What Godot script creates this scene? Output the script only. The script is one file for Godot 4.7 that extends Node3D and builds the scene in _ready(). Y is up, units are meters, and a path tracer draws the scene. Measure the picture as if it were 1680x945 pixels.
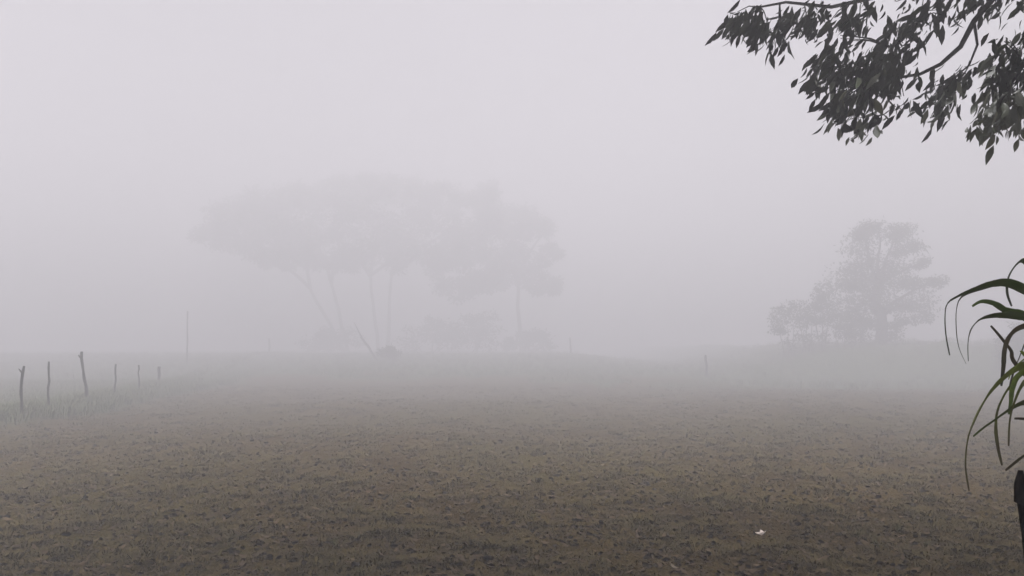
extends Node3D
# A fog-bound pasture: brown worn field, crooked fence posts, trees fading into the fog.

var rng := RandomNumberGenerator.new()
var lump := FastNoiseLite.new()      # broad swells and patches
var clod := FastNoiseLite.new()      # clods and hoof marks
var taken := {}

func _ready():
	rng.seed = 20417
	lump.seed = 5; lump.frequency = 0.09; lump.fractal_octaves = 3
	clod.seed = 11; clod.frequency = 2.6; clod.fractal_octaves = 3
	# ---- camera, sky, sun, exposure
	var cam := Camera3D.new()
	cam.name = "camera"
	cam.position = Vector3(0, 1.6, 0)
	cam.rotation_degrees = Vector3(4.32, 0, 0)
	cam.fov = 40.0
	cam.near = 0.05
	cam.far = 1200.0
	add_child(cam)
	var sky_look := ProceduralSkyMaterial.new()
	sky_look.sky_top_color = Color(0.93, 0.915, 0.945)
	sky_look.sky_horizon_color = Color(0.72, 0.705, 0.735)
	sky_look.sky_curve = 0.25
	sky_look.ground_bottom_color = Color(0.3, 0.29, 0.28)
	sky_look.ground_horizon_color = Color(0.72, 0.705, 0.735)
	var sky := Sky.new()
	sky.sky_material = sky_look
	var env := Environment.new()
	env.background_mode = Environment.BG_SKY
	env.sky = sky
	env.background_energy_multiplier = 0.078
	env.ambient_light_source = Environment.AMBIENT_SOURCE_SKY
	env.tonemap_mode = Environment.TONE_MAPPER_LINEAR
	env.tonemap_exposure = 10.9
	env.fog_enabled = true
	env.fog_density = 0.042
	env.fog_light_color = Color(0.97, 0.957, 0.977)
	env.sdfgi_enabled = true
	env.ssao_enabled = true
	env.ssil_enabled = true
	var around := WorldEnvironment.new()
	around.name = "environment"
	around.environment = env
	add_child(around)
	var sun := DirectionalLight3D.new()
	sun.name = "sun"
	sun.light_energy = 0.5
	sun.light_color = Color(1.0, 0.995, 1.0)
	sun.light_angular_distance = 40.0
	sun.shadow_enabled = true
	sun.rotation_degrees = Vector3(-72, 20, 0)
	add_child(sun)
	# ---- setting, then things
	build_ground()
	build_ground_cover()
	build_fence_posts()
	build_far_trees()
	build_bank_trees()
	build_field_things()
	build_overhanging_tree()
	build_cane()
	build_near_post()

# ------------------------------------------------------------------ helpers
func step(a: float, b: float, x: float) -> float:
	var t := clampf((x - a) / (b - a), 0.0, 1.0)
	return t * t * (3.0 - 2.0 * t)

func numbered(called: String) -> String:
	var n: int = taken.get(called, 0)
	taken[called] = n + 1
	return called if n == 0 else "%s_%03d" % [called, n]

func tag(o: Node, label: String, category: String, group := "") -> void:
	o.set_meta("label", label)
	o.set_meta("category", category)
	if group:
		o.set_meta("group", group)

func thing(called: String, label: String, category: String, at: Vector3, group := "") -> Node3D:
	var o := Node3D.new()
	o.name = numbered(called)
	add_child(o)
	o.position = at
	tag(o, label, category, group)
	return o

func part(called: String, mesh: Mesh, m: Material, parent: Node) -> MeshInstance3D:
	var o := MeshInstance3D.new()
	o.name = called
	o.mesh = mesh
	o.material_override = m
	parent.add_child(o, true)
	return o

func lin(r: float, g: float, b: float) -> Color:
	return Color(r, g, b).linear_to_srgb()

func mat(c: Color, rough := 0.85) -> StandardMaterial3D:
	var m := StandardMaterial3D.new()
	m.albedo_color = c
	m.roughness = rough
	m.metallic_specular = 0.3
	return m

func tinted(rough := 0.8, through := Color(0, 0, 0)) -> StandardMaterial3D:
	var m := mat(Color.WHITE, rough)
	m.vertex_color_use_as_albedo = true
	m.cull_mode = BaseMaterial3D.CULL_DISABLED
	if through.r + through.g + through.b > 0.0:
		m.backlight_enabled = true
		m.backlight = through
	return m

func noise_tex(freq: float, seed_: int, dark: Color, pale: Color, octaves := 4) -> NoiseTexture2D:
	var n := FastNoiseLite.new()
	n.seed = seed_
	n.frequency = freq
	n.fractal_octaves = octaves
	var ramp := Gradient.new()
	ramp.set_color(0, dark)
	ramp.set_color(1, pale)
	ramp.set_offset(0, 0.25)
	ramp.set_offset(1, 0.75)
	var t := NoiseTexture2D.new()
	t.width = 512
	t.height = 512
	t.seamless = true
	t.noise = n
	t.color_ramp = ramp
	return t

func bark_mat(dark: Color, pale: Color, seed_: int) -> StandardMaterial3D:
	var m := mat(Color.WHITE, 0.92)
	m.albedo_texture = noise_tex(0.03, seed_, dark, pale, 5)
	m.uv1_triplanar = true
	m.uv1_scale = Vector3(5, 1.3, 5)
	return m

class Shape:
	var v := PackedVector3Array()
	var n := PackedVector3Array()
	var c := PackedColorArray()
	var i := PackedInt32Array()
	func mesh() -> ArrayMesh:
		var a := []
		a.resize(Mesh.ARRAY_MAX)
		a[Mesh.ARRAY_VERTEX] = v
		a[Mesh.ARRAY_NORMAL] = n
		if c.size() == v.size():
			a[Mesh.ARRAY_COLOR] = c
		a[Mesh.ARRAY_INDEX] = i
		var m := ArrayMesh.new()
		m.add_surface_from_arrays(Mesh.PRIMITIVE_TRIANGLES, a)
		return m
	func tube(pts: Array, radii: Array, sides := 7, rough := 0.0, r: RandomNumberGenerator = null) -> void:
		var start := v.size()
		var across := Vector3.RIGHT
		for k in pts.size():
			var p: Vector3 = pts[k]
			var before: Vector3 = pts[maxi(k - 1, 0)]
			var after: Vector3 = pts[mini(k + 1, pts.size() - 1)]
			var t: Vector3 = (after - before).normalized()
			across = across - t * across.dot(t)
			if across.length() < 0.05:
				across = t.cross(Vector3.FORWARD)
			across = across.normalized()
			var other := t.cross(across)
			for s in sides:
				var a := TAU * s / sides
				var d := across * cos(a) + other * sin(a)
				var rr: float = radii[k] * (1.0 + (r.randf_range(-rough, rough) if r else 0.0))
				v.append(p + d * rr)
				n.append(d)
		for k in pts.size() - 1:
			for s in sides:
				var a := start + k * sides + s
				var b := start + k * sides + (s + 1) % sides
				i.append_array([a, b, a + sides, b, b + sides, a + sides])
		for e in 2:
			var row := start + e * (pts.size() - 1) * sides
			var tip := v.size()
			v.append(pts[e * (pts.size() - 1)])
			n.append((pts[0] - pts[1]).normalized() if e == 0 else (pts[-1] - pts[-2]).normalized())
			for s in sides:
				i.append_array([row + s, tip, row + (s + 1) % sides])
	func leaf(p: Vector3, dir: Vector3, side: Vector3, length: float, width: float, fold: float, tint: Color) -> void:
		# a pointed leaf: two halves folded along the midrib, the tip drooping
		var s := (side - dir * side.dot(dir)).normalized()
		var up := s.cross(dir)
		var k := v.size()
		var mid := p + dir * length * 0.5 - up * fold * length * 0.2
		v.append_array([p, mid + s * width * 0.5 + up * fold * width, p + dir * length - up * fold * length * 0.5, mid - s * width * 0.5 + up * fold * width, mid])
		for q in 5:
			n.append(up)
			c.append(tint)
		i.append_array([k, k + 4, k + 1, k + 1, k + 4, k + 2, k, k + 3, k + 4, k + 4, k + 3, k + 2])

func any_dir() -> Vector3:
	var z := rng.randf_range(-1, 1)
	var a := rng.randf() * TAU
	var q := sqrt(1 - z * z)
	return Vector3(q * cos(a), z, q * sin(a))

func height(x: float, z: float) -> float:
	var d := -z
	var h := lump.get_noise_2d(x, z) * 0.10 * step(3, 20, d)
	h += (0.25 + 1.55 * step(9, 21, x)) * step(36, 42.5, d + lump.get_noise_2d(x * 2.0 + 70, z) * 3.0) * step(5, 13, x) * (1.0 + 0.22 * lump.get_noise_2d(x * 3.0, z * 3.0 + 200))
	h += 1.15 * step(27, 66, d) * step(14, 4, x)
	h += 0.12 * step(1.2, 0.0, absf(x + 10.9 + 0.19 * (d - 18))) * step(10, 15, d)   # the low verge under the fence
	return h

func grassiness(x: float, z: float) -> float:
	# 0 on the brown worn field, 1 in the green beyond the fence and on the bank
	var d := -z
	var wob := lump.get_noise_2d(x * 1.7 + 30, z * 1.7) * 2.0
	var beyond := step(0.6, -0.8, x + 9.7 + 0.11 * (d - 15) + wob * 0.35)
	var bank := step(29, 34, d + wob) * step(5.5, 10, x + wob)
	var far := step(-0.6, 0.6, d - 37.0 + wob * 4.0 + 0.12 * x)   # the far meadow begins along a wandering edge
	return clampf(maxf(maxf(beyond, bank), far), 0, 1)

# ------------------------------------------------------------------ ground
func axis(fine_from: float, fine_to: float, fine: float, to: float) -> PackedFloat32Array:
	var a := PackedFloat32Array()
	var x := fine_from
	var s := fine
	var left := []
	while x > -to:
		left.append(x)
		s = minf(s * 1.09, 14.0)
		x -= s
	left.append(-to)
	left.reverse()
	a.append_array(PackedFloat32Array(left))
	x = fine_from + fine
	while x < fine_to:
		a.append(x)
		x += fine
	s = fine
	while x < to:
		a.append(x)
		s = minf(s * 1.09, 14.0)
		x += s
	a.append(to)
	return a

func build_ground() -> void:
	var xs := axis(-6.5, 6.5, 0.045, 320)
	var zs := axis(-11.5, -4.0, 0.045, 320)
	var sh := Shape.new()
	var nx := xs.size()
	var tone := FastNoiseLite.new()
	tone.seed = 3; tone.frequency = 0.7; tone.fractal_octaves = 4
	for z in zs:
		for x in xs:
			var y := height(x, z)
			var rough := step(60, 12, absf(z)) * step(40, 10, absf(x))
			if rough > 0:
				var c := clod.get_noise_2d(x, z)
				y += rough * (c * 0.045 + maxf(0, clod.get_noise_2d(x * 2.6, z * 2.6 + 50) - 0.05) * 0.075)
			sh.v.append(Vector3(x, y, z))
			var g := grassiness(x, z)
			var t := tone.get_noise_2d(x, z)
			var p := tone.get_noise_2d(x * 0.25 + 90, z * 0.25)
			var soil := Color(0.07, 0.045, 0.015).lerp(Color(0.118, 0.084, 0.034), clampf(0.5 + t * 1.2, 0, 1))
			soil = soil.lerp(Color(0.09, 0.07, 0.022), clampf(0.3 + p * 1.6, 0, 0.8))
			var green := Color(0.066, 0.095, 0.036).lerp(Color(0.1, 0.125, 0.055), clampf(0.5 + t, 0, 1))
			sh.c.append(soil.lerp(green, g))
	sh.n.resize(sh.v.size())
	for r in zs.size():
		for k in nx:
			var q := r * nx + k
			var w: Vector3 = sh.v[q - 1 if k > 0 else q]
			var e: Vector3 = sh.v[q + 1 if k < nx - 1 else q]
			var a: Vector3 = sh.v[q - nx if r > 0 else q]
			var b: Vector3 = sh.v[q + nx if r < zs.size() - 1 else q]
			sh.n[q] = (b - a).cross(e - w).normalized()
	for r in zs.size() - 1:
		for k in nx - 1:
			var q := r * nx + k
			sh.i.append_array([q, q + 1, q + nx, q + 1, q + nx + 1, q + nx])
	var m := tinted(0.95)
	m.cull_mode = BaseMaterial3D.CULL_BACK
	m.metallic_specular = 0.15
	m.albedo_texture = noise_tex(0.04, 8, lin(0.36, 0.35, 0.33), lin(1.0, 1.0, 0.98), 6)
	m.uv1_triplanar = true
	m.uv1_world_triplanar = true
	m.uv1_scale = Vector3(1.7, 1.7, 1.7)
	m.heightmap_enabled = true
	m.heightmap_scale = 1.6
	m.heightmap_texture = noise_tex(0.035, 9, Color.BLACK, Color.WHITE, 5)
	var g := part("ground", sh.mesh(), m, self)
	g.set_meta("kind", "structure")

func scatter(called: String, label: String, category: String, mesh: Mesh, m: Material, places: Array, tints: PackedColorArray) -> void:
	var mm := MultiMesh.new()
	mm.transform_format = MultiMesh.TRANSFORM_3D
	mm.use_colors = true
	mm.mesh = mesh
	mm.instance_count = places.size()
	for k in places.size():
		mm.set_instance_transform(k, places[k])
		mm.set_instance_color(k, tints[k])
	var o := MultiMeshInstance3D.new()
	o.name = called
	o.multimesh = mm
	o.material_override = m
	add_child(o)
	tag(o, label, category)
	o.set_meta("kind", "stuff")

func tuft_mesh(blades: int, tall: float, spread: float, width: float, lean: float) -> ArrayMesh:
	var sh := Shape.new()
	for b in blades:
		var a := rng.randf() * TAU
		var out := Vector3(cos(a), 0, sin(a))
		var side := Vector3(-out.z, 0, out.x)
		var foot := out * rng.randf() * spread
		var h := tall * rng.randf_range(0.5, 1.0)
		var l := lean * rng.randf_range(0.3, 1.2)
		var rows := [foot, foot + Vector3.UP * h * 0.6 + out * l * h * 0.35, foot + Vector3.UP * h * (1.0 - 0.3 * l) + out * l * h]
		var k := sh.v.size()
		var w := width * rng.randf_range(0.6, 1.0)
		var up := (Vector3.UP * 0.6 - out * 0.4).normalized()
		var shade := rng.randf_range(0.75, 1.15)
		sh.v.append_array([rows[0] + side * w * 0.5, rows[0] - side * w * 0.5, rows[1] + side * w * 0.45, rows[1] - side * w * 0.45, rows[2]])
		for q in 5:
			sh.n.append(up)
			sh.c.append(Color(shade, shade, shade))
		sh.i.append_array([k, k + 1, k + 2, k + 1, k + 3, k + 2, k + 2, k + 3, k + 4])
	return sh.mesh()

func on_ground(x: float, z: float) -> Vector3:
	var rough := step(60, 12, absf(z)) * step(40, 10, absf(x))
	return Vector3(x, height(x, z) + rough * (clod.get_noise_2d(x, z) * 0.045 + maxf(0, clod.get_noise_2d(x * 2.6, z * 2.6 + 50) - 0.05) * 0.075), z)

func build_ground_cover() -> void:
	var patch := FastNoiseLite.new()
	patch.seed = 77; patch.frequency = 0.9; patch.fractal_octaves = 3
	var grass_m := tinted(0.9, Color(0.25, 0.25, 0.2))
	# short grazed turf on the worn field, thinning with the distance at which blades stop showing
	for kind in 2:
		var places := []
		var tints := PackedColorArray()
		for k in 64000:
			var d := 3.6 * pow(9.0, pow(rng.randf(), 0.8))
			var x := rng.randf_range(-0.78, 0.78) * d
			var z := -d
			if grassiness(x, z) > 0.6:
				continue
			var q := patch.get_noise_2d(x, z)
			if q + rng.randf_range(-0.3, 0.3) < (-0.16 if kind == 0 else 0.02):
				continue
			var s := rng.randf_range(0.5, 1.3) * (1.0 + d * 0.02) * (1.0 + maxf(0, q) * 0.9)
			places.append(Transform3D(Basis(Vector3.UP, rng.randf() * TAU).scaled(Vector3(s, s * rng.randf_range(0.6, 1.1), s)), on_ground(x, z) - Vector3(0, 0.004, 0)))
			var straw := Color(0.125, 0.09, 0.038).lerp(Color(0.042, 0.028, 0.01), rng.randf())
			var olive := Color(0.092, 0.07, 0.02).lerp(Color(0.048, 0.037, 0.011), rng.randf())
			tints.append(straw.lerp(olive, clampf((0.15 if kind == 0 else 0.45) + q * 0.9 + rng.randf_range(-0.2, 0.2), 0, 1)))
		var short_tuft := tuft_mesh(15, 0.03, 0.05, 0.007, 1.8) if kind == 0 else tuft_mesh(14, 0.038, 0.045, 0.006, 1.4)
		scatter("dry_turf" if kind == 0 else "olive_turf", ["short dry straw coloured turf covering the worn field", "sparse olive green grass sprouting in the worn field"][kind], "grass", short_tuft, grass_m, places, tints)
	var weed_places := []
	var weed_tints := PackedColorArray()
	for k in 1500:
		var d := 4.2 * pow(5.0, rng.randf())
		var x := rng.randf_range(-0.75, 0.75) * d
		if grassiness(x, -d) > 0.6 or patch.get_noise_2d(x * 0.4 + 40, -d * 0.4) < 0.02:
			continue
		var s := rng.randf_range(0.5, 1.3)
		weed_places.append(Transform3D(Basis(Vector3.UP, rng.randf() * TAU).scaled(Vector3(s, s * rng.randf_range(0.6, 1.0), s)), on_ground(x, -d) - Vector3(0, 0.006, 0)))
		weed_tints.append(Color(0.052, 0.052, 0.016).lerp(Color(0.1, 0.076, 0.034), rng.randf()))
	scatter("coarse_tufts", "scattered coarse tufts standing a little above the worn turf", "grass", tuft_mesh(22, 0.085, 0.06, 0.007, 1.2), grass_m, weed_places, weed_tints)
	# taller green grass beyond the fence and on the bank
	var tall_places := []
	var tall_tints := PackedColorArray()
	for k in 26000:
		var d := rng.randf_range(12, 60)
		var x := rng.randf_range(-0.8, 0.8) * d
		if rng.randf() < 0.5:
			d = rng.randf_range(12, 34)
			x = rng.randf_range(-0.8, -0.3) * d
		if grassiness(x, -d) < rng.randf_range(0.35, 0.8):
			continue
		var s := rng.randf_range(0.5, 1.2)
		tall_places.append(Transform3D(Basis(Vector3.UP, rng.randf() * TAU).scaled(Vector3(s, s, s)), on_ground(x, -d) - Vector3(0, 0.02, 0)))
		tall_tints.append(Color(0.062, 0.085, 0.034).lerp(Color(0.115, 0.11, 0.06), rng.randf()))
	scatter("tall_grass", "taller green grass beyond the fence posts and on the bank", "grass", tuft_mesh(18, 0.34, 0.18, 0.013, 0.7), grass_m, tall_places, tall_tints)
	# fallen leaves, mostly brown, a few bleached
	var lf := Shape.new()
	lf.leaf(Vector3(-0.04, 0.006, 0), Vector3.RIGHT, Vector3.BACK, 0.085, 0.034, -0.35, Color.WHITE)
	var leaf_places := []
	var leaf_tints := PackedColorArray()
	for k in 9000:
		var d := 3.8 * pow(4.6, pow(rng.randf(), 0.9))
		var x := rng.randf_range(-0.75, 0.75) * d
		if grassiness(x, -d) > 0.6:
			continue
		var s := rng.randf_range(0.5, 1.15)
		var b := Basis(Vector3.UP, rng.randf() * TAU) * Basis(Vector3.RIGHT, rng.randf_range(-0.6, 0.6)) * Basis(Vector3.BACK, rng.randf_range(-0.35, 0.35))
		leaf_places.append(Transform3D(b.scaled(Vector3(s, s, s)), on_ground(x, -d) + Vector3(0, 0.018, 0)))
		var u := rng.randf()
		leaf_tints.append(Color(0.26, 0.21, 0.15) * rng.randf_range(0.6, 1.0) if u > 0.9985 else Color(0.036, 0.023, 0.013).lerp(Color(0.13, 0.088, 0.05), rng.randf() * rng.randf()))
	scatter("fallen_leaves", "small brown and bleached leaves lying over the worn field", "leaves", lf.mesh(), tinted(0.85), leaf_places, leaf_tints)
	# clods of turned earth
	var cl := Shape.new()
	var rows := []
	var radii := []
	for k in 5:
		rows.append(Vector3(rng.randf_range(-0.1, 0.1), -0.5 + k * 0.25, rng.randf_range(-0.1, 0.1)))
		radii.append([0.45, 0.8, 0.9, 0.75, 0.3][k])
	cl.tube(rows, radii, 7, 0.22, rng)
	var clod_places := []
	var clod_tints := PackedColorArray()
	for k in 12000:
		var d := 3.8 * pow(4.2, rng.randf())
		var x := rng.randf_range(-0.75, 0.75) * d
		if grassiness(x, -d) > 0.6:
			continue
		var s := rng.randf_range(0.008, 0.024) * (1.6 if rng.randf() > 0.93 else 1.0)
		clod_places.append(Transform3D(Basis(any_dir(), rng.randf() * TAU).scaled(Vector3(s * 1.4, s * 0.8, s * 1.2)), on_ground(x, -d) + Vector3(0, s * 0.2, 0)))
		clod_tints.append(Color(0.05, 0.038, 0.028).lerp(Color(0.085, 0.066, 0.048), rng.randf()))
	var clod_m := tinted(0.95)
	scatter("earth_clods", "small dark clods of earth strewn over the worn field", "earth", cl.mesh(), clod_m, clod_places, clod_tints)

# ------------------------------------------------------------------ fence
func build_fence_posts() -> void:
	var wood := bark_mat(lin(0.035, 0.031, 0.028), lin(0.11, 0.1, 0.09), 21)
	var group := "crooked posts of the field fence"
	# foot x, distance, height, lean of the top, radius, bend, label
	var posts := [
		[-10.2, 16.5, 1.11, 0.09, 0.031, 0.035, "crooked dark fence post leaning right at the near end of the row"],
		[-10.7, 18.5, 1.15, -0.1, 0.028, -0.02, "slim fence post leaning left, second in the row by the verge"],
		[-11.22, 21.0, 1.39, -0.12, 0.043, 0.05, "tallest dark fence post with a bent knobbly top"],
		[-11.73, 23.5, 0.99, 0.03, 0.032, 0.015, "pale upright fence post standing just past the tallest post"],
		[-12.4, 26.5, 0.9, -0.03, 0.032, 0.012, "thin straight fence post between the pale post and the last stout post"],
		[-13.3, 30.0, 0.74, -0.02, 0.07, 0.01, "short stout fence post at the far end of the row"],
	]
	for q in posts:
		var at := Vector3(q[0], height(q[0], -q[1]), -q[1])
		var t := thing("fence_post", q[6], "fence post", at, group)
		var pts := []
		var radii := []
		for k in 10:
			var u := k / 9.0
			pts.append(Vector3(q[3] * u + q[5] * sin(u * 5.5) + rng.randf_range(-0.016, 0.016), -0.2 + (q[2] + 0.2) * u, rng.randf_range(-0.012, 0.012)))
			radii.append(q[4] * (1.05 - 0.3 * u) * rng.randf_range(0.85, 1.15))
		var sh := Shape.new()
		sh.tube(pts, radii, 8, 0.1, rng)
		part("shaft", sh.mesh(), wood, t)
		if q[2] < 1.3 and q[5] < 0.03:
			continue
		var stub := Shape.new()
		var top: Vector3 = pts[8]
		stub.tube([top, top + Vector3(-0.045, 0.05, 0.02), top + Vector3(-0.07, 0.09, 0.03)], [q[4] * 0.7, q[4] * 0.5, q[4] * 0.3], 6, 0.1, rng)
		part("branch_stub", stub.mesh(), wood, t)
	var far_group := "far posts dim in the fog"
	var far := [
		[-18.85, 46.0, 3.1, 0.045, "tall thin bare pole rising behind the last fence posts"],
		[9.4, 38.5, 1.0, 0.07, "lone short post standing in the field before the bank"],
		[4.4, 60.0, 1.2, 0.07, "faint lone post far out in the open field"],
		[-20.2, 66.0, 1.0, 0.09, "faint stub of a post far out beyond the fence row"],
	]
	for q in far:
		var t := thing("field_pole" if q[2] > 3 else "field_post", q[4], "pole" if q[2] > 3 else "post", Vector3(q[0], height(q[0], -q[1]), -q[1]), far_group)
		var pts := []
		var radii := []
		for k in 7:
			var u := k / 6.0
			pts.append(Vector3(0.03 * sin(u * 4) + rng.randf_range(-0.012, 0.012), -0.2 + (q[2] + 0.2) * u, 0.0))
			radii.append(q[3] * (1.1 - 0.35 * u))
		var sh := Shape.new()
		sh.tube(pts, radii, 7, 0.08, rng)
		part("shaft", sh.mesh(), wood, t)
		var cap := Shape.new()
		cap.tube([pts[6], pts[6] + Vector3(0.01, q[3] * 0.5, 0), pts[6] + Vector3(0.02, q[3] * 0.9, 0)], [q[3] * 0.74, q[3] * 0.6, q[3] * 0.25], 7, 0.1, rng)
		part("split_top", cap.mesh(), wood, t)

# ------------------------------------------------------------------ trees
# blobs: [x, y, half width, half height, number of sprays]; each blob is filled with leaf sprays of uneven size
func crown(blobs: Array, per: int, size: float, depth: float, dark: Color, pale: Color, droop := 0.25, loose := 1.0) -> ArrayMesh:
	var sh := Shape.new()
	for b in blobs:
		for s in b[4]:
			var o := any_dir() * pow(rng.randf(), 0.4)
			var mid := Vector3(b[0] + o.x * b[2], b[1] + o.y * b[3], o.z * b[2] * depth + (b[5] if b.size() > 5 else 0.0))
			var wide: float = minf(b[2], b[3] * 1.6) * rng.randf_range(0.3, 0.65) * loose
			for k in per:
				var f := any_dir() * pow(rng.randf(), 0.6)
				var p := mid + Vector3(f.x * wide, f.y * wide * 0.62, f.z * wide)
				var d := (any_dir() + f * 0.7 - Vector3.UP * droop).normalized()
				sh.leaf(p, d, any_dir(), size * rng.randf_range(0.6, 1.3), size * rng.randf_range(0.3, 0.55), rng.randf_range(0, 0.4), dark.lerp(pale, rng.randf()))
	return sh.mesh()

func limb_line(from: Vector3, to: Vector3, r0: float, r1: float, sag: float, steps := 7) -> Array:
	var pts := []
	var radii := []
	for k in steps:
		var u := k / float(steps - 1)
		pts.append(from.lerp(to, u) + Vector3(rng.randf_range(-1, 1) * r0 * 0.5, sag * sin(u * PI), rng.randf_range(-1, 1) * r0 * 0.5) * (1.0 if k > 0 else 0.0))
		radii.append(lerpf(r0, r1, u))
	return [pts, radii]

func add_limb(called: String, from: Vector3, to: Vector3, r0: float, r1: float, sag: float, m: Material, parent: Node) -> void:
	var sh := Shape.new()
	var l := limb_line(from, to, r0, r1, sag)
	sh.tube(l[0], l[1], 8, 0.06, rng)
	part(called, sh.mesh(), m, parent)

func build_far_trees() -> void:
	var bark := bark_mat(lin(0.04, 0.034, 0.03), lin(0.1, 0.088, 0.075), 31)
	var leaf_m := tinted(0.7, Color(0.25, 0.3, 0.15))
	var dark := Color(0.022, 0.03, 0.014)
	var pale := Color(0.06, 0.075, 0.032)
	var t := thing("umbrella_tree", "huge spreading umbrella shaped tree almost lost in the fog", "tree", Vector3(-13.2, 0, -78))
	var stems := [[Vector3(-2.6, 0, 0), Vector3(-6.6, 7.4, 0.5), 0.3], [Vector3(-2.4, 0, 0.6), Vector3(-4.9, 8.0, -1), 0.3], [Vector3(0.3, 0, 0), Vector3(-0.7, 8.6, 1), 0.27], [Vector3(0.9, 0, -0.4), Vector3(1.1, 8.8, -0.6), 0.3]]
	for s in stems:
		add_limb("trunk", s[0], s[1], s[2] * 0.7, 0.13, 0.0, bark, t)
	var reach := [[0, Vector3(-14, 12.5, 1)], [0, Vector3(-9, 14.8, -2)], [1, Vector3(-7, 15, 3)], [1, Vector3(-3, 15.6, 0)], [2, Vector3(0, 16.2, -3)], [2, Vector3(-3.5, 12, 4)], [3, Vector3(5, 15.4, 1)], [3, Vector3(9, 13.8, 2)], [3, Vector3(11.5, 14.6, -1)], [2, Vector3(5, 12, -4)]]
	for r in reach:
		add_limb("limb", stems[r[0]][1], r[1], 0.18, 0.05, 0.6, bark, t)
	var main := [[-15.02, 12.12, 1.56, 1.20, 6], [-13.52, 13.92, 2.04, 1.20, 8], [-10.82, 15.12, 2.40, 1.20, 9], [-7.21, 16.02, 2.88, 1.20, 10], [-3.61, 16.54, 2.88, 1.08, 10], [0.00, 16.9, 2.64, 0.84, 10], [3.61, 16.42, 2.88, 1.08, 10], [7.51, 16.06, 2.88, 1.08, 10], [10.82, 15.8, 2.64, 0.96, 9], [-12.02, 11.82, 3.00, 1.44, 9], [-7.21, 12.72, 3.61, 1.80, 10], [-1.80, 13.32, 3.61, 1.92, 10], [3.61, 13.02, 3.61, 1.92, 10], [9.01, 12.72, 3.61, 1.80, 10], [-9.61, 10.01, 2.40, 0.84, 5], [-3.61, 10.01, 3.00, 1.08, 6], [4.81, 10.01, 3.61, 1.20, 8], [-6.5, 10.6, 3.2, 1.0, 8], [0.5, 10.8, 3.4, 1.2, 9], [8.6, 10.4, 3.0, 1.2, 8], [12.4, 14.0, 2.6, 1.4, 9], [-10.0, 13.4, 2.8, 1.4, 9], [10.5, 8.2, 2.4, 1.0, 6]]
	for b in main.duplicate():
		var far_side: Array = b.duplicate()
		far_side.append(4.5)
		main.append(far_side)
	part("crown", crown(main, 90, 0.5, 1.3, dark, pale, 0.25, 1.1), leaf_m, t)
	var t2 := thing("drooping_tree", "drooping tree hanging over the end of the huge umbrella shaped crown", "tree", Vector3(0.9, 0, -76))
	add_limb("trunk", Vector3(0, 0, 0), Vector3(-0.4, 8.5, 0), 0.22, 0.14, 0, bark, t2)
	for to in [Vector3(2.2, 12.6, 0.5), Vector3(-1.2, 14.4, -0.5), Vector3(2.8, 9.4, 0.4), Vector3(-3, 11, 0.8)]:
		add_limb("limb", Vector3(-0.4, 8.2, 0), to, 0.2, 0.05, 0.5, bark, t2)
	part("crown", crown([[-0.4, 15.0, 1.8, 1.08, 10], [1.6, 13.0, 1.68, 0.96, 11], [2.6, 10.7, 1.08, 1.08, 9], [-0.9, 11.5, 2.4, 1.68, 14], [-3.1, 9.2, 3.0, 1.44, 14], [2.7, 7.5, 1.44, 1.44, 12], [1.0, 8.7, 1.44, 1.08, 9], [-5.8, 7.5, 2.4, 1.2, 10]], 90, 0.48, 1.1, dark, pale, 0.5, 1.1), leaf_m, t2)
	var shrubs := [[-17.3, -75.0, 3.2, 2.4, "round shrub at the foot of the umbrella tree's leaning stems"], [-7.2, -73.0, 4.2, 3.4, "broad shrub under the middle of the umbrella shaped crown"], [-3.4, -72.0, 3.6, 3.8, "dense tall shrub beside the drooping tree's trunk"], [1.4, -74.0, 2.6, 2.0, "low shrub past the drooping tree's trunk"]]
	for s in shrubs:
		var o := thing("undergrowth_shrub", s[4], "shrub", Vector3(s[0], height(s[0], s[1]), s[1]), "shrubs under the far trees")
		for k in 4:
			add_limb("stem", Vector3(rng.randf_range(-0.3, 0.3), -0.1, rng.randf_range(-0.3, 0.3)), Vector3(rng.randf_range(-0.6, 0.6) * s[2], s[3] * 0.6, rng.randf_range(-1, 1)), 0.07, 0.03, 0, bark, o)
		part("foliage", crown([[-s[2] * 0.4, s[3] * 0.4, s[2] * 0.5, s[3] * 0.4, 12], [s[2] * 0.3, s[3] * 0.5, s[2] * 0.6, s[3] * 0.5, 16], [0.0, s[3] * 0.75, s[2] * 0.4, s[3] * 0.25, 8]], 45, 0.36, 0.9, dark, pale), leaf_m, o)

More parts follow.
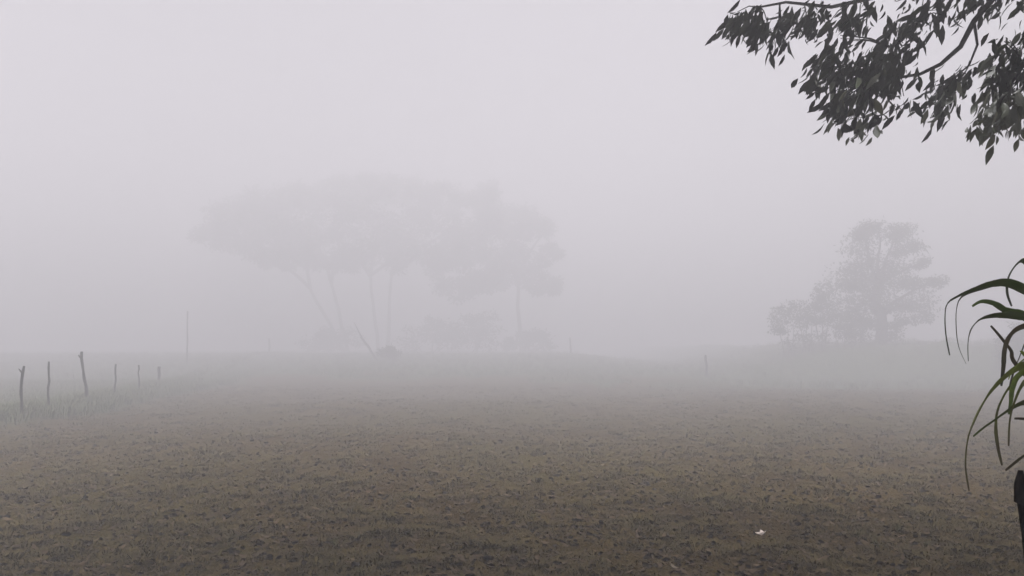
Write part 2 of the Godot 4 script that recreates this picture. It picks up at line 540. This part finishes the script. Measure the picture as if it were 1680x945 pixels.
func build_bank_trees() -> void:
	var bark := bark_mat(lin(0.035, 0.03, 0.026), lin(0.095, 0.082, 0.068), 41)
	var leaf_m := tinted(0.7, Color(0.25, 0.3, 0.15))
	var dark := Color(0.02, 0.027, 0.014)
	var pale := Color(0.055, 0.07, 0.03)
	var at := Vector3(20.8, height(20.8, -45.0), -45.0)
	var t := thing("bank_tree", "small tree with tiered uneven crown standing on the grassy bank", "tree", at)
	t.scale = Vector3.ONE * 1.06
	add_limb("trunk", Vector3(0, -0.3, 0), Vector3(0.05, 3.3, 0), 0.33, 0.2, 0, bark, t)
	for to in [Vector3(0.3, 6.1, 0), Vector3(-0.7, 5.8, 0.2), Vector3(1.3, 5.8, -0.2), Vector3(2.6, 4.3, 0.2), Vector3(3.0, 3.3, 0.1), Vector3(-1.9, 3.1, 0.3), Vector3(2.2, 2.3, 0.4), Vector3(-1.3, 3.8, -0.6), Vector3(0.9, 4.2, -0.8), Vector3(-1.2, 2.2, 0.5)]:
		add_limb("limb", Vector3(0.03, rng.randf_range(1.3, 3.1) if to.y < 3.6 else 3.1, 0), to, 0.11, 0.025, 0.15, bark, t)
	part("crown", crown([[0.32, 6.03, 1.3, 0.45, 12], [-0.58, 5.87, 0.65, 0.65, 9], [1.29, 5.87, 0.65, 0.58, 9], [2.10, 5.29, 0.49, 0.26, 5], [-0.81, 4.77, 0.84, 0.78, 13], [1.62, 4.96, 0.71, 0.32, 6], [2.65, 4.32, 0.65, 0.26, 7], [0.91, 4.12, 0.97, 0.45, 11], [-1.29, 3.67, 1.10, 0.58, 14], [-1.94, 2.96, 0.84, 0.42, 10], [0.16, 3.09, 1.42, 0.58, 18], [1.94, 3.22, 1.16, 0.32, 11], [3.01, 3.28, 0.45, 0.29, 6], [-0.65, 2.12, 1.29, 0.58, 14], [2.17, 2.02, 0.84, 0.65, 13], [2.65, 1.40, 0.39, 0.26, 4], [0.65, 1.95, 0.78, 0.39, 5], [-1.5, 1.5, 0.7, 0.4, 6], [-0.9, 1.1, 0.5, 0.3, 4], [1.5, 1.3, 0.5, 0.3, 4], [-0.4, 0.9, 0.5, 0.4, 5, 0.5], [0.5, 0.8, 0.4, 0.35, 4, 0.5], [-1.2, 0.5, 0.6, 0.4, 5], [1.0, 0.45, 0.5, 0.3, 4]], 56, 0.2, 0.9, dark, pale, 0.5, 2.0), leaf_m, t)
	# saplings on the bank beside it
	var saplings := [
		[14.4, [[-0.3, 2.02, 0.45, 0.50, 11], [0.25, 2.47, 0.4, 0.44, 9], [-0.5, 1.43, 0.3, 0.31, 6]], 1.9, "leafy sapling at the low end of the bank, farthest from the tiered tree"],
		[15.4, [[0.0, 2.21, 0.4, 0.50, 9], [-0.2, 1.56, 0.35, 0.38, 7], [0.3, 1.69, 0.3, 0.38, 6]], 1.9, "thin stemmed sapling between two other saplings on the bank"],
		[16.2, [[0.0, 2.9, 0.16, 0.6, 9], [0.1, 2.54, 0.5, 0.50, 11], [0.5, 1.95, 0.5, 0.56, 11], [-0.2, 1.69, 0.4, 0.50, 8]], 3.2, "sapling with one tall spire shoot on the bank beside the tiered tree"],
		[17.3, [[0.0, 1.30, 0.6, 0.56, 13], [0.5, 0.91, 0.4, 0.44, 9]], 1.0, "low bush on the bank close by the tiered tree's trunk"],
	]
	for s in saplings:
		var o := thing("bank_sapling", s[3], "sapling", Vector3(s[0] * 1.06, height(s[0] * 1.06, -44.0), -44.0), "saplings along the bank")
		o.scale = Vector3(1.15, 1.1, 1.15)
		for k in 3:
			add_limb("stem", Vector3(-0.12 + 0.14 * k + rng.randf_range(-0.06, 0.06), -0.2, rng.randf_range(-0.2, 0.2)), Vector3(-0.4 + 0.4 * k + rng.randf_range(-0.15, 0.15), s[2] * rng.randf_range(0.7, 1.0), rng.randf_range(-0.2, 0.2)), 0.035, 0.015, 0, bark, o)
		part("foliage", crown(s[1] + [[0.1, 0.6, 0.5, 0.4, 5], [-0.2, 2.3 if s[2] > 3.0 else 1.0, 0.25, 0.4, 4]], 34, 0.16, 0.9, dark, pale, 0.5, 1.8), leaf_m, o)
	var b := thing("bank_bush", "rounded bush on the bank behind the long bladed cane leaves", "bush", Vector3(24.6, height(24.6, -38.0), -38.0))
	for k in 4:
		add_limb("stem", Vector3(rng.randf_range(-0.2, 0.2), -0.2, 0), Vector3(-0.9 + 0.6 * k, 1.4, rng.randf_range(-0.4, 0.4)), 0.06, 0.02, 0, bark, b)
	part("foliage", crown([[0, 1.6, 1.1, 0.6, 20], [-0.7, 1.1, 0.8, 0.6, 16], [0.9, 1.0, 0.9, 0.7, 16], [0, 0.6, 1.3, 0.5, 14]], 40, 0.18, 0.9, dark, pale, 0.3), leaf_m, b)

func build_field_things() -> void:
	var bark := bark_mat(lin(0.05, 0.043, 0.037), lin(0.12, 0.105, 0.09), 51)
	var t := thing("leaning_trunk", "thin bare trunk leaning steeply beside a small round bush", "trunk", Vector3(-8.2, height(-8.2, -50), -50))
	add_limb("trunk", Vector3(0, -0.3, 0), Vector3(-1.3, 1.6, 0), 0.075, 0.06, 0.0, bark, t)
	add_limb("upper_stem", Vector3(-1.3, 1.6, 0), Vector3(-1.75, 2.5, 0.2), 0.045, 0.012, 0.0, bark, t)
	var b := thing("field_bush", "small round olive bush beside the leaning bare trunk", "bush", Vector3(-7.75, height(-7.75, -49.5), -49.5))
	for k in 3:
		add_limb("stem", Vector3(-0.1 + 0.1 * k, -0.1, 0), Vector3(-0.35 + 0.35 * k, 0.6, 0.1), 0.03, 0.015, 0, bark, b)
	part("foliage", crown([[-0.15, 0.72, 0.55, 0.34, 22], [0.28, 0.55, 0.45, 0.34, 14]], 40, 0.15, 0.9, Color(0.03, 0.034, 0.014), Color(0.07, 0.072, 0.032)), tinted(0.75, Color(0.25, 0.28, 0.15)), b)
	# the pale scrap on the field
	var sh := Shape.new()
	sh.leaf(Vector3(-0.05, 0.012, 0), Vector3.RIGHT, Vector3.BACK, 0.1, 0.075, -0.3, Color(0.5, 0.42, 0.37))
	sh.leaf(Vector3(0.03, 0.022, 0.02), Vector3(-0.8, 0.1, 0.5).normalized(), Vector3.BACK, 0.06, 0.05, -0.4, Color(0.6, 0.5, 0.45))
	var s := part("pale_scrap", sh.mesh(), tinted(0.8), self)
	s.position = on_ground(2.13, -6.92) + Vector3(0, 0.035, 0)
	tag(s, "small whitish pink scrap lying on the brown field", "scrap")

# ------------------------------------------------------------------ the tree overhead
func leaf_piece(length: float, width: float, curl: float, tint: Color) -> ArrayMesh:
	# a pointed mango-like leaf along +X, pleated at the midrib and curling down to the tip
	var sh := Shape.new()
	var w := [0.06, 0.62, 1.0, 0.92, 0.55, 0.02]
	for k in 6:
		var u := k / 5.0
		var mid := Vector3(length * u, -curl * length * u * u, 0)
		var half: float = w[k] * width * 0.5
		sh.v.append_array([mid + Vector3(0, half * 0.35, -half), mid, mid + Vector3(0, half * 0.35, half)])
		for q in [-0.3, 0.0, 0.3]:
			sh.n.append(Vector3(2.0 * curl * u, 1, q).normalized())
			sh.c.append(tint)
	for k in 5:
		var a := k * 3
		sh.i.append_array([a, a + 3, a + 1, a + 1, a + 3, a + 4, a + 1, a + 4, a + 2, a + 2, a + 4, a + 5])
	return sh.mesh()

func hang(dir: Vector3) -> Basis:
	var side := any_dir()
	side = (side - dir * side.dot(dir)).normalized()
	return Basis(dir, side.cross(dir) * -1.0, side).orthonormalized()

func build_overhanging_tree() -> void:
	var bark := bark_mat(lin(0.03, 0.026, 0.023), lin(0.08, 0.07, 0.06), 61)
	var at := Vector3(6.6, 0, -2.8)
	var t := thing("overhanging_tree", "leafy tree whose drooping boughs hang over the field's edge", "tree", at)
	add_limb("trunk", Vector3(0, -0.2, 0), Vector3(-0.2, 4.2, 0.1), 0.34, 0.25, 0, bark, t)
	for to in [Vector3(-8.2, 9.4, -0.6), Vector3(-7.0, 9.0, 1.5), Vector3(-5.5, 9.0, 4.5), Vector3(2.5, 9.0, 2.5), Vector3(-4.5, 9.6, -2.0), Vector3(-1.0, 10.2, -2.2), Vector3(-1.0, 11.4, 0.5), Vector3(-1.0, 8.5, 5.5)]:
		add_limb("limb", Vector3(-0.2, 4.0, 0.1), to, 0.17, 0.04, 0.5, bark, t)
	# the bough that comes down into view, in the world's own axes
	var boughs := [
		[[Vector3(6.4, 4.0, -2.7), Vector3(5.842, 5.283, -4.318), Vector3(4.953, 5.156, -5.334), Vector3(4.140, 4.750, -5.842)], 0.114, 0.057],
		[[Vector3(4.140, 4.750, -5.842), Vector3(3.992, 4.559, -6.096), Vector3(3.816, 4.291, -6.350), Vector3(3.730, 4.096, -6.413), Vector3(3.593, 3.970, -6.477), Vector3(3.418, 3.886, -6.477), Vector3(3.194, 3.848, -6.477), Vector3(2.944, 3.810, -6.477)], 0.028, 0.008],
		[[Vector3(4.140, 4.750, -5.842), Vector3(3.663, 4.775, -6.604), Vector3(3.216, 4.673, -6.731), Vector3(2.854, 4.635, -6.858), Vector3(2.45, 4.68, -6.858), Vector3(2.2, 4.68, -6.985)], 0.028, 0.008],
		[[Vector3(4.318, 4.839, -5.715), Vector3(4.064, 4.324, -5.715), Vector3(3.937, 3.886, -5.715), Vector3(3.747, 3.632, -5.715), Vector3(3.594, 3.403, -5.715)], 0.025, 0.008],
		[[Vector3(3.816, 4.291, -6.350), Vector3(3.912, 4.140, -6.477), Vector3(3.873, 3.988, -6.541), Vector3(3.721, 3.861, -6.541)], 0.013, 0.005],
		[[Vector3(3.663, 4.775, -6.604), Vector3(3.556, 4.457, -6.668), Vector3(3.378, 4.267, -6.668), Vector3(3.238, 4.140, -6.604)], 0.013, 0.005],
	]
	var leaf_spots := []
	for b in boughs:
		var pts := []
		var radii := []
		for k in b[0].size():
			pts.append(b[0][k] - at)
			radii.append(lerpf(b[1], b[2], k / float(b[0].size() - 1)))
		var sh := Shape.new()
		sh.tube(pts, radii, 7, 0.06, rng)
		part("bough", sh.mesh(), bark, t)
	# clusters in view: centre, spread, number of leaves, the bough point they spring from
	var clusters := [
		[2.1, 4.56, -6.92, 0.13, 0.076, 60], [2.18, 4.44, -6.86, 0.152, 0.102, 70], [2.36, 4.37, -6.79, 0.076, 0.127, 32], [2.59, 4.50, -6.79, 0.165, 0.102, 57],
		[2.95, 4.52, -6.73, 0.254, 0.114, 75], [2.82, 4.22, -6.60, 0.114, 0.076, 22], [2.69, 3.97, -6.54, 0.114, 0.152, 82], [2.95, 3.92, -6.48, 0.191, 0.152, 150],
		[3.17, 3.92, -6.48, 0.140, 0.140, 82], [2.84, 3.63, -6.48, 0.127, 0.140, 50], [3.00, 3.53, -6.48, 0.064, 0.102, 15], [3.25, 3.68, -6.54, 0.064, 0.102, 15],
		[3.33, 4.22, -6.60, 0.178, 0.140, 65], [3.56, 4.47, -6.60, 0.254, 0.127, 70], [4.01, 4.55, -6.48, 0.254, 0.102, 57],
		[3.78, 3.86, -6.54, 0.127, 0.102, 55], [3.63, 3.73, -6.54, 0.089, 0.102, 20],
		[3.66, 3.77, -5.71, 0.076, 0.152, 42], [3.68, 3.46, -5.71, 0.127, 0.203, 105], [3.54, 3.28, -5.71, 0.076, 0.102, 42], [3.87, 3.77, -5.65, 0.165, 0.318, 70],
	]
	clusters.append_array([[2.8, 3.52, -6.45, 0.07, 0.12, 18], [2.9, 3.44, -6.45, 0.05, 0.1, 12], [2.68, 3.62, -6.45, 0.06, 0.12, 18], [3.62, 3.62, -6.5, 0.05, 0.1, 12]])
	for c in clusters:
		var mid := Vector3(c[0], c[1], c[2])
		# a few twigs from the nearest bough into the cluster
		var near := Vector3.ZERO
		var best := 99.0
		for b in boughs:
			for k in b[0].size() - 1:
				for u in 5:
					var p: Vector3 = b[0][k].lerp(b[0][k + 1], u / 5.0)
					if p.distance_to(mid) < best:
						best = p.distance_to(mid)
						near = p
		var sh := Shape.new()
		for k in 4:
			var tip := mid + Vector3(rng.randf_range(-0.7, 0.7) * c[3], rng.randf_range(-0.5, 0.7) * c[4], rng.randfn(0, 0.1))
			var knee := near.lerp(tip, 0.5) + Vector3(0, 0.03, 0)
			sh.tube([near - at, knee - at, tip - at], [0.007, 0.005, 0.003], 5)
		part("twig", sh.mesh(), bark, t)
		for k in int(c[5] * 1.45):
			var p := mid + Vector3(rng.randfn(0, c[3] * 0.6), rng.randfn(0, c[4] * 0.62), rng.randfn(0, 0.13)) - at
			var dir := Vector3(-0.42 + rng.randfn(0, 0.36), -0.85 + rng.randfn(0, 0.25), rng.randfn(0, 0.4)).normalized()
			leaf_spots.append([p, dir, rng.randf_range(0.5, 1.3), rng.randi() % 5])
	var looks := []
	var leaf_m := tinted(0.4, Color(0.7, 0.72, 0.5))
	leaf_m.metallic_specular = 0.6
	for k in 5:
		looks.append(leaf_piece(0.135, [0.042, 0.048, 0.04, 0.05, 0.045][k], [0.1, 0.25, 0.18, 0.05, 0.3][k], [Color(0.07, 0.08, 0.05), Color(0.085, 0.095, 0.055), Color(0.075, 0.08, 0.052), Color(0.1, 0.1, 0.055), Color(0.06, 0.07, 0.046)][k]))
	# the lowest-hanging leaves show singly against the sky: these are leaves of their own
	leaf_spots.sort_custom(func(a, b): return a[0].y - a[0].z * 0.02 < b[0].y - b[0].z * 0.02)
	var mine := []
	var rest := []
	for k in leaf_spots.size():
		if mine.size() < 300 and (k < 180 or k % 5 == 0):
			mine.append(leaf_spots[k])
		else:
			rest.append(leaf_spots[k])
	for q in mine:
		var o := part("leaf", looks[q[3]], leaf_m, t)
		o.transform = Transform3D(hang(q[1]).scaled_local(Vector3(q[2], q[2], q[2])), q[0])
	var all := Shape.new()
	for q in rest:
		add_leaf(all, q[0], hang(q[1]), q[2] * 0.135, 0.045 * q[2], Color(0.06, 0.07, 0.045).lerp(Color(0.1, 0.105, 0.06), rng.randf()))
	var f := part("foliage", all.mesh(), leaf_m, t)
	f.set_meta("kind", "stuff")
	# the crown above and behind, out of the picture, which shades the near field
	var lobes := [[-8.6, 9.5, 3.6, 1.7, 100, -0.9], [-5.0, 9.0, 4.4, 1.9, 120, 2.4], [-5.6, 8.6, 4.2, 2.2, 110, 5.8], [-1.2, 9.2, 4.2, 2.2, 110, 2.2], [2.2, 9.0, 3.8, 2.2, 60, 1.8], [-1.0, 8.6, 4.2, 2.3, 110, 5.8], [-2.4, 11.6, 4.0, 1.5, 90, 2.4]]
	part("crown", crown(lobes, 36, 0.27, 0.9, Color(0.028, 0.036, 0.018), Color(0.048, 0.056, 0.026), 0.6), leaf_m, t)

func add_leaf(sh: Shape, p: Vector3, b: Basis, length: float, width: float, tint: Color) -> void:
	var k := sh.v.size()
	var w := [0.08, 0.85, 0.8, 0.02]
	for r in 4:
		var u := r / 3.0
		var mid := p + b.x * length * u - b.y * length * 0.2 * u * u
		var half: float = w[r] * width * 0.5
		sh.v.append_array([mid - b.z * half + b.y * half * 0.35, mid, mid + b.z * half + b.y * half * 0.35])
		for q in 3:
			sh.n.append(b.y)
			sh.c.append(tint)
	for r in 3:
		var a := k + r * 3
		sh.i.append_array([a, a + 3, a + 1, a + 1, a + 3, a + 4, a + 1, a + 4, a + 2, a + 2, a + 4, a + 5])

# ------------------------------------------------------------------ cane
func blade(spine: Array, width: float, twist: float, base: Color, tip: Color) -> ArrayMesh:
	# a long grass blade along a smoothed spine: V-section, widest a third of the way out
	var curve := Curve3D.new()
	for k in spine.size():
		var before: Vector3 = spine[maxi(k - 1, 0)]
		var after: Vector3 = spine[mini(k + 1, spine.size() - 1)]
		var h := (after - before) * 0.17
		curve.add_point(spine[k], -h, h)
	var total := curve.get_baked_length()
	var sh := Shape.new()
	var steps := 40
	var flat := Vector3.ZERO
	for k in steps + 1:
		var u := k / float(steps)
		var p := curve.sample_baked(total * u, true)
		var d := (curve.sample_baked(minf(total, total * u + 0.012), true) - curve.sample_baked(maxf(0, total * u - 0.012), true)).normalized()
		if k == 0:
			flat = d.cross(Vector3.UP)
		flat = (flat - d * flat.dot(d)).normalized()
		var side := flat.rotated(d, twist * (0.4 + u) + 0.25 * sin(u * 9.0 + twist * 5.0))
		var up := side.cross(d)
		var wave := 1.0 + 0.05 * sin(u * 40.0) + rng.randf_range(-0.07, 0.07)
		var half := width * 0.5 * wave * (0.55 + 0.45 * step(0, 0.25, u)) * pow(maxf(1.0 - u, 0.0), 0.8) + 0.003
		sh.v.append_array([p + side * half + up * half * 0.35, p, p - side * half + up * half * 0.35])
		var spot := clampf(u * 1.15 - 0.1 + rng.randf_range(-0.08, 0.08), 0, 1)
		for q in 3:
			sh.n.append((up + side * (0.3 * (q - 1))).normalized())
			var tint := base.lerp(tip, spot)
			sh.c.append(tint)
	for k in steps:
		var a := k * 3
		sh.i.append_array([a, a + 1, a + 3, a + 1, a + 4, a + 3, a + 1, a + 2, a + 4, a + 2, a + 5, a + 4])
	return sh.mesh()

func build_cane() -> void:
	var at := Vector3(1.78, 0, -2.52)
	var t := thing("cane_plant", "tall cane plant with long arching green blades and dry tips", "plant", at)
	var stalk_m := bark_mat(lin(0.05, 0.07, 0.02), lin(0.14, 0.16, 0.06), 71)
	for s in [[Vector3(0, 0, 0), Vector3(-0.02, 1.9, 0.02)], [Vector3(0.09, 0, -0.12), Vector3(0.03, 2.0, -0.18)], [Vector3(0.16, 0, 0.06), Vector3(0.2, 1.7, 0.08)]]:
		var sh := Shape.new()
		var pts := []
		var radii := []
		for k in 19:
			var u := k / 18.0
			pts.append(s[0].lerp(s[1], u) + Vector3(0.02 * sin(u * 3), 0, 0))
			radii.append((0.015 if k % 3 else 0.018) * (1.0 - 0.4 * u))
		sh.tube(pts, radii, 8)
		part("stalk", sh.mesh(), stalk_m, t)
	var m := tinted(0.5, Color(0.4, 0.45, 0.18))
	var green := Color(0.085, 0.13, 0.03)
	var bright := Color(0.26, 0.33, 0.045)
	var dry := Color(0.075, 0.062, 0.036)
	var grey := Color(0.05, 0.052, 0.04)
	var blades := [
		[0.036, 0.9, green, grey, [Vector3(1.78, 1.72, -2.6), Vector3(1.654, 1.797, -2.58), Vector3(1.565, 1.805, -2.54), Vector3(1.464, 1.781, -2.50), Vector3(1.385, 1.752, -2.47), Vector3(1.355, 1.733, -2.46), Vector3(1.348, 1.695, -2.46), Vector3(1.349, 1.638, -2.46), Vector3(1.357, 1.577, -2.46)]],
		[0.020, 0.6, grey, dry, [Vector3(1.82, 1.74, -2.7), Vector3(1.680, 1.805, -2.66), Vector3(1.564, 1.794, -2.62), Vector3(1.486, 1.768, -2.60), Vector3(1.464, 1.730, -2.60), Vector3(1.460, 1.660, -2.60), Vector3(1.466, 1.600, -2.60), Vector3(1.486, 1.548, -2.60)]],
		[0.030, 1.0, green, green, [Vector3(1.77, 1.64, -2.60), Vector3(1.663, 1.703, -2.57), Vector3(1.595, 1.718, -2.55), Vector3(1.538, 1.740, -2.52), Vector3(1.487, 1.746, -2.50), Vector3(1.450, 1.730, -2.49)]],
		[0.036, 0.8, green, grey, [Vector3(1.77, 1.62, -2.52), Vector3(1.685, 1.677, -2.50), Vector3(1.583, 1.695, -2.46), Vector3(1.492, 1.697, -2.42), Vector3(1.424, 1.685, -2.40), Vector3(1.384, 1.659, -2.38), Vector3(1.370, 1.618, -2.38), Vector3(1.368, 1.560, -2.38)]],
		[0.022, 1.2, green, grey, [Vector3(1.82, 1.8, -2.70), Vector3(1.755, 1.889, -2.68), Vector3(1.707, 1.879, -2.66), Vector3(1.672, 1.835, -2.65), Vector3(1.664, 1.784, -2.65), Vector3(1.676, 1.739, -2.65)]],
		[0.032, 1.3, Color(0.13, 0.085, 0.03), grey, [Vector3(1.77, 1.6, -2.52), Vector3(1.70, 1.68, -2.50), Vector3(1.614, 1.667, -2.48), Vector3(1.564, 1.646, -2.47), Vector3(1.531, 1.600, -2.46), Vector3(1.522, 1.543, -2.46), Vector3(1.512, 1.482, -2.46)]],
		[0.020, 1.1, grey, dry, [Vector3(1.82, 1.6, -2.70), Vector3(1.747, 1.621, -2.68), Vector3(1.697, 1.559, -2.66), Vector3(1.676, 1.508, -2.66), Vector3(1.660, 1.457, -2.66)]],
		[0.018, 0.9, dry, dry, [Vector3(1.76, 1.4, -2.55), Vector3(1.651, 1.540, -2.60), Vector3(1.633, 1.590, -2.60), Vector3(1.612, 1.620, -2.60), Vector3(1.590, 1.650, -2.60), Vector3(1.572, 1.672, -2.60)]],
		[0.050, 0.9, bright, dry, [Vector3(1.77, 1.5, -2.52), Vector3(1.695, 1.558, -2.50), Vector3(1.617, 1.547, -2.47), Vector3(1.541, 1.525, -2.44), Vector3(1.477, 1.484, -2.42), Vector3(1.427, 1.443, -2.40), Vector3(1.379, 1.380, -2.38), Vector3(1.351, 1.326, -2.37), Vector3(1.342, 1.253, -2.37), Vector3(1.348, 1.180, -2.37)]],
		[0.032, 1.2, bright, dry, [Vector3(1.80, 1.5, -2.62), Vector3(1.747, 1.560, -2.60), Vector3(1.663, 1.521, -2.57), Vector3(1.595, 1.472, -2.55), Vector3(1.554, 1.414, -2.54), Vector3(1.534, 1.356, -2.53), Vector3(1.536, 1.288, -2.53), Vector3(1.546, 1.230, -2.53)]],
		[0.026, 1.4, bright, green, [Vector3(1.77, 1.48, -2.52), Vector3(1.70, 1.55, -2.50), Vector3(1.602, 1.519, -2.50), Vector3(1.572, 1.475, -2.50), Vector3(1.564, 1.431, -2.50), Vector3(1.556, 1.392, -2.50)]],
		[0.024, 0.8, dry, green, [Vector3(1.77, 1.36, -2.52), Vector3(1.695, 1.43, -2.50), Vector3(1.60, 1.425, -2.50), Vector3(1.497, 1.363, -2.50), Vector3(1.471, 1.346, -2.50), Vector3(1.441, 1.323, -2.50)]],
		[0.030, 0.7, Color(0.07, 0.04, 0.02), dry, [Vector3(1.77, 1.3, -2.52), Vector3(1.714, 1.350, -2.50), Vector3(1.656, 1.365, -2.50), Vector3(1.618, 1.375, -2.50), Vector3(1.572, 1.379, -2.50)]],
		[0.036, 0.9, green, dry, [Vector3(1.88, 1.25, -2.62), Vector3(1.84, 1.3, -2.70), Vector3(1.779, 1.267, -2.70), Vector3(1.722, 1.232, -2.70), Vector3(1.660, 1.188, -2.70)]],
		[0.042, 0.9, green, bright, [Vector3(1.77, 1.46, -2.52), Vector3(1.695, 1.542, -2.50), Vector3(1.623, 1.572, -2.45), Vector3(1.566, 1.566, -2.42), Vector3(1.516, 1.535, -2.40), Vector3(1.498, 1.504, -2.40)]],
		[0.034, 0.6, green, bright, [Vector3(1.78, 1.38, -2.52), Vector3(1.705, 1.465, -2.50), Vector3(1.633, 1.524, -2.45), Vector3(1.575, 1.563, -2.42), Vector3(1.538, 1.591, -2.40)]],
		[0.045, 0.5, bright, green, [Vector3(1.78, 1.45, -2.52), Vector3(1.70, 1.53, -2.42), Vector3(1.61, 1.545, -2.36), Vector3(1.545, 1.50, -2.34), Vector3(1.52, 1.43, -2.34)]],
		[0.038, 0.8, bright, dry, [Vector3(1.77, 1.40, -2.52), Vector3(1.68, 1.52, -2.46), Vector3(1.59, 1.50, -2.45), Vector3(1.55, 1.44, -2.45), Vector3(1.53, 1.38, -2.45), Vector3(1.52, 1.30, -2.45)]],
		[0.03, 1.0, green, dry, [Vector3(1.77, 1.2, -2.52), Vector3(1.68, 1.3, -2.46), Vector3(1.61, 1.26, -2.45), Vector3(1.56, 1.17, -2.45), Vector3(1.55, 1.08, -2.45)]],
		[0.026, 1.1, green, grey, [Vector3(1.78, 1.55, -2.52), Vector3(1.71, 1.62, -2.44), Vector3(1.63, 1.6, -2.4), Vector3(1.59, 1.54, -2.4), Vector3(1.575, 1.46, -2.4), Vector3(1.57, 1.4, -2.4)]],
		[0.04, 0.9, green, bright, [Vector3(1.78, 1.6, -2.52), Vector3(1.9, 1.9, -2.45), Vector3(2.1, 2.0, -2.35), Vector3(2.3, 1.8, -2.3), Vector3(2.4, 1.5, -2.3)]],
		[0.04, 0.9, green, bright, [Vector3(1.8, 1.7, -2.62), Vector3(1.95, 2.1, -2.8), Vector3(2.15, 2.1, -3.0), Vector3(2.3, 1.8, -3.1)]],
	]
	for b in blades:
		var pts := []
		for p in b[4]:
			pts.append(p - at)
		part("blade", blade(pts, b[0] * 1.05, b[1], b[2], b[3]), m, t)

func build_near_post() -> void:
	var wood := bark_mat(lin(0.045, 0.03, 0.02), lin(0.14, 0.095, 0.065), 81)
	var t := thing("near_post", "dark weathered wooden post with a split top beside the cane", "post", Vector3(1.511, 0, -2.2))
	var pts := []
	var radii := []
	for k in 12:
		var u := k / 11.0
		pts.append(Vector3(-0.095 * u + rng.randf_range(-0.003, 0.003), -0.15 + 1.36 * u, rng.randf_range(-0.003, 0.003)))
		radii.append(0.038 - 0.007 * u)
	var sh := Shape.new()
	sh.tube(pts, radii, 12, 0.07, rng)
	part("shaft", sh.mesh(), wood, t)
	var top: Vector3 = pts[11]
	var sp := Shape.new()
	sp.tube([top + Vector3(-0.016, -0.03, 0), top + Vector3(-0.022, 0.02, 0), top + Vector3(-0.02, 0.055, 0.0)], [0.022, 0.016, 0.006], 8, 0.1, rng)
	part("splinter", sp.mesh(), wood, t)
	var s2 := Shape.new()
	s2.tube([top + Vector3(0.014, -0.03, 0.006), top + Vector3(0.018, 0.012, 0.006), top + Vector3(0.018, 0.03, 0.004)], [0.02, 0.013, 0.005], 8, 0.1, rng)
	part("splinter", s2.mesh(), wood, t)
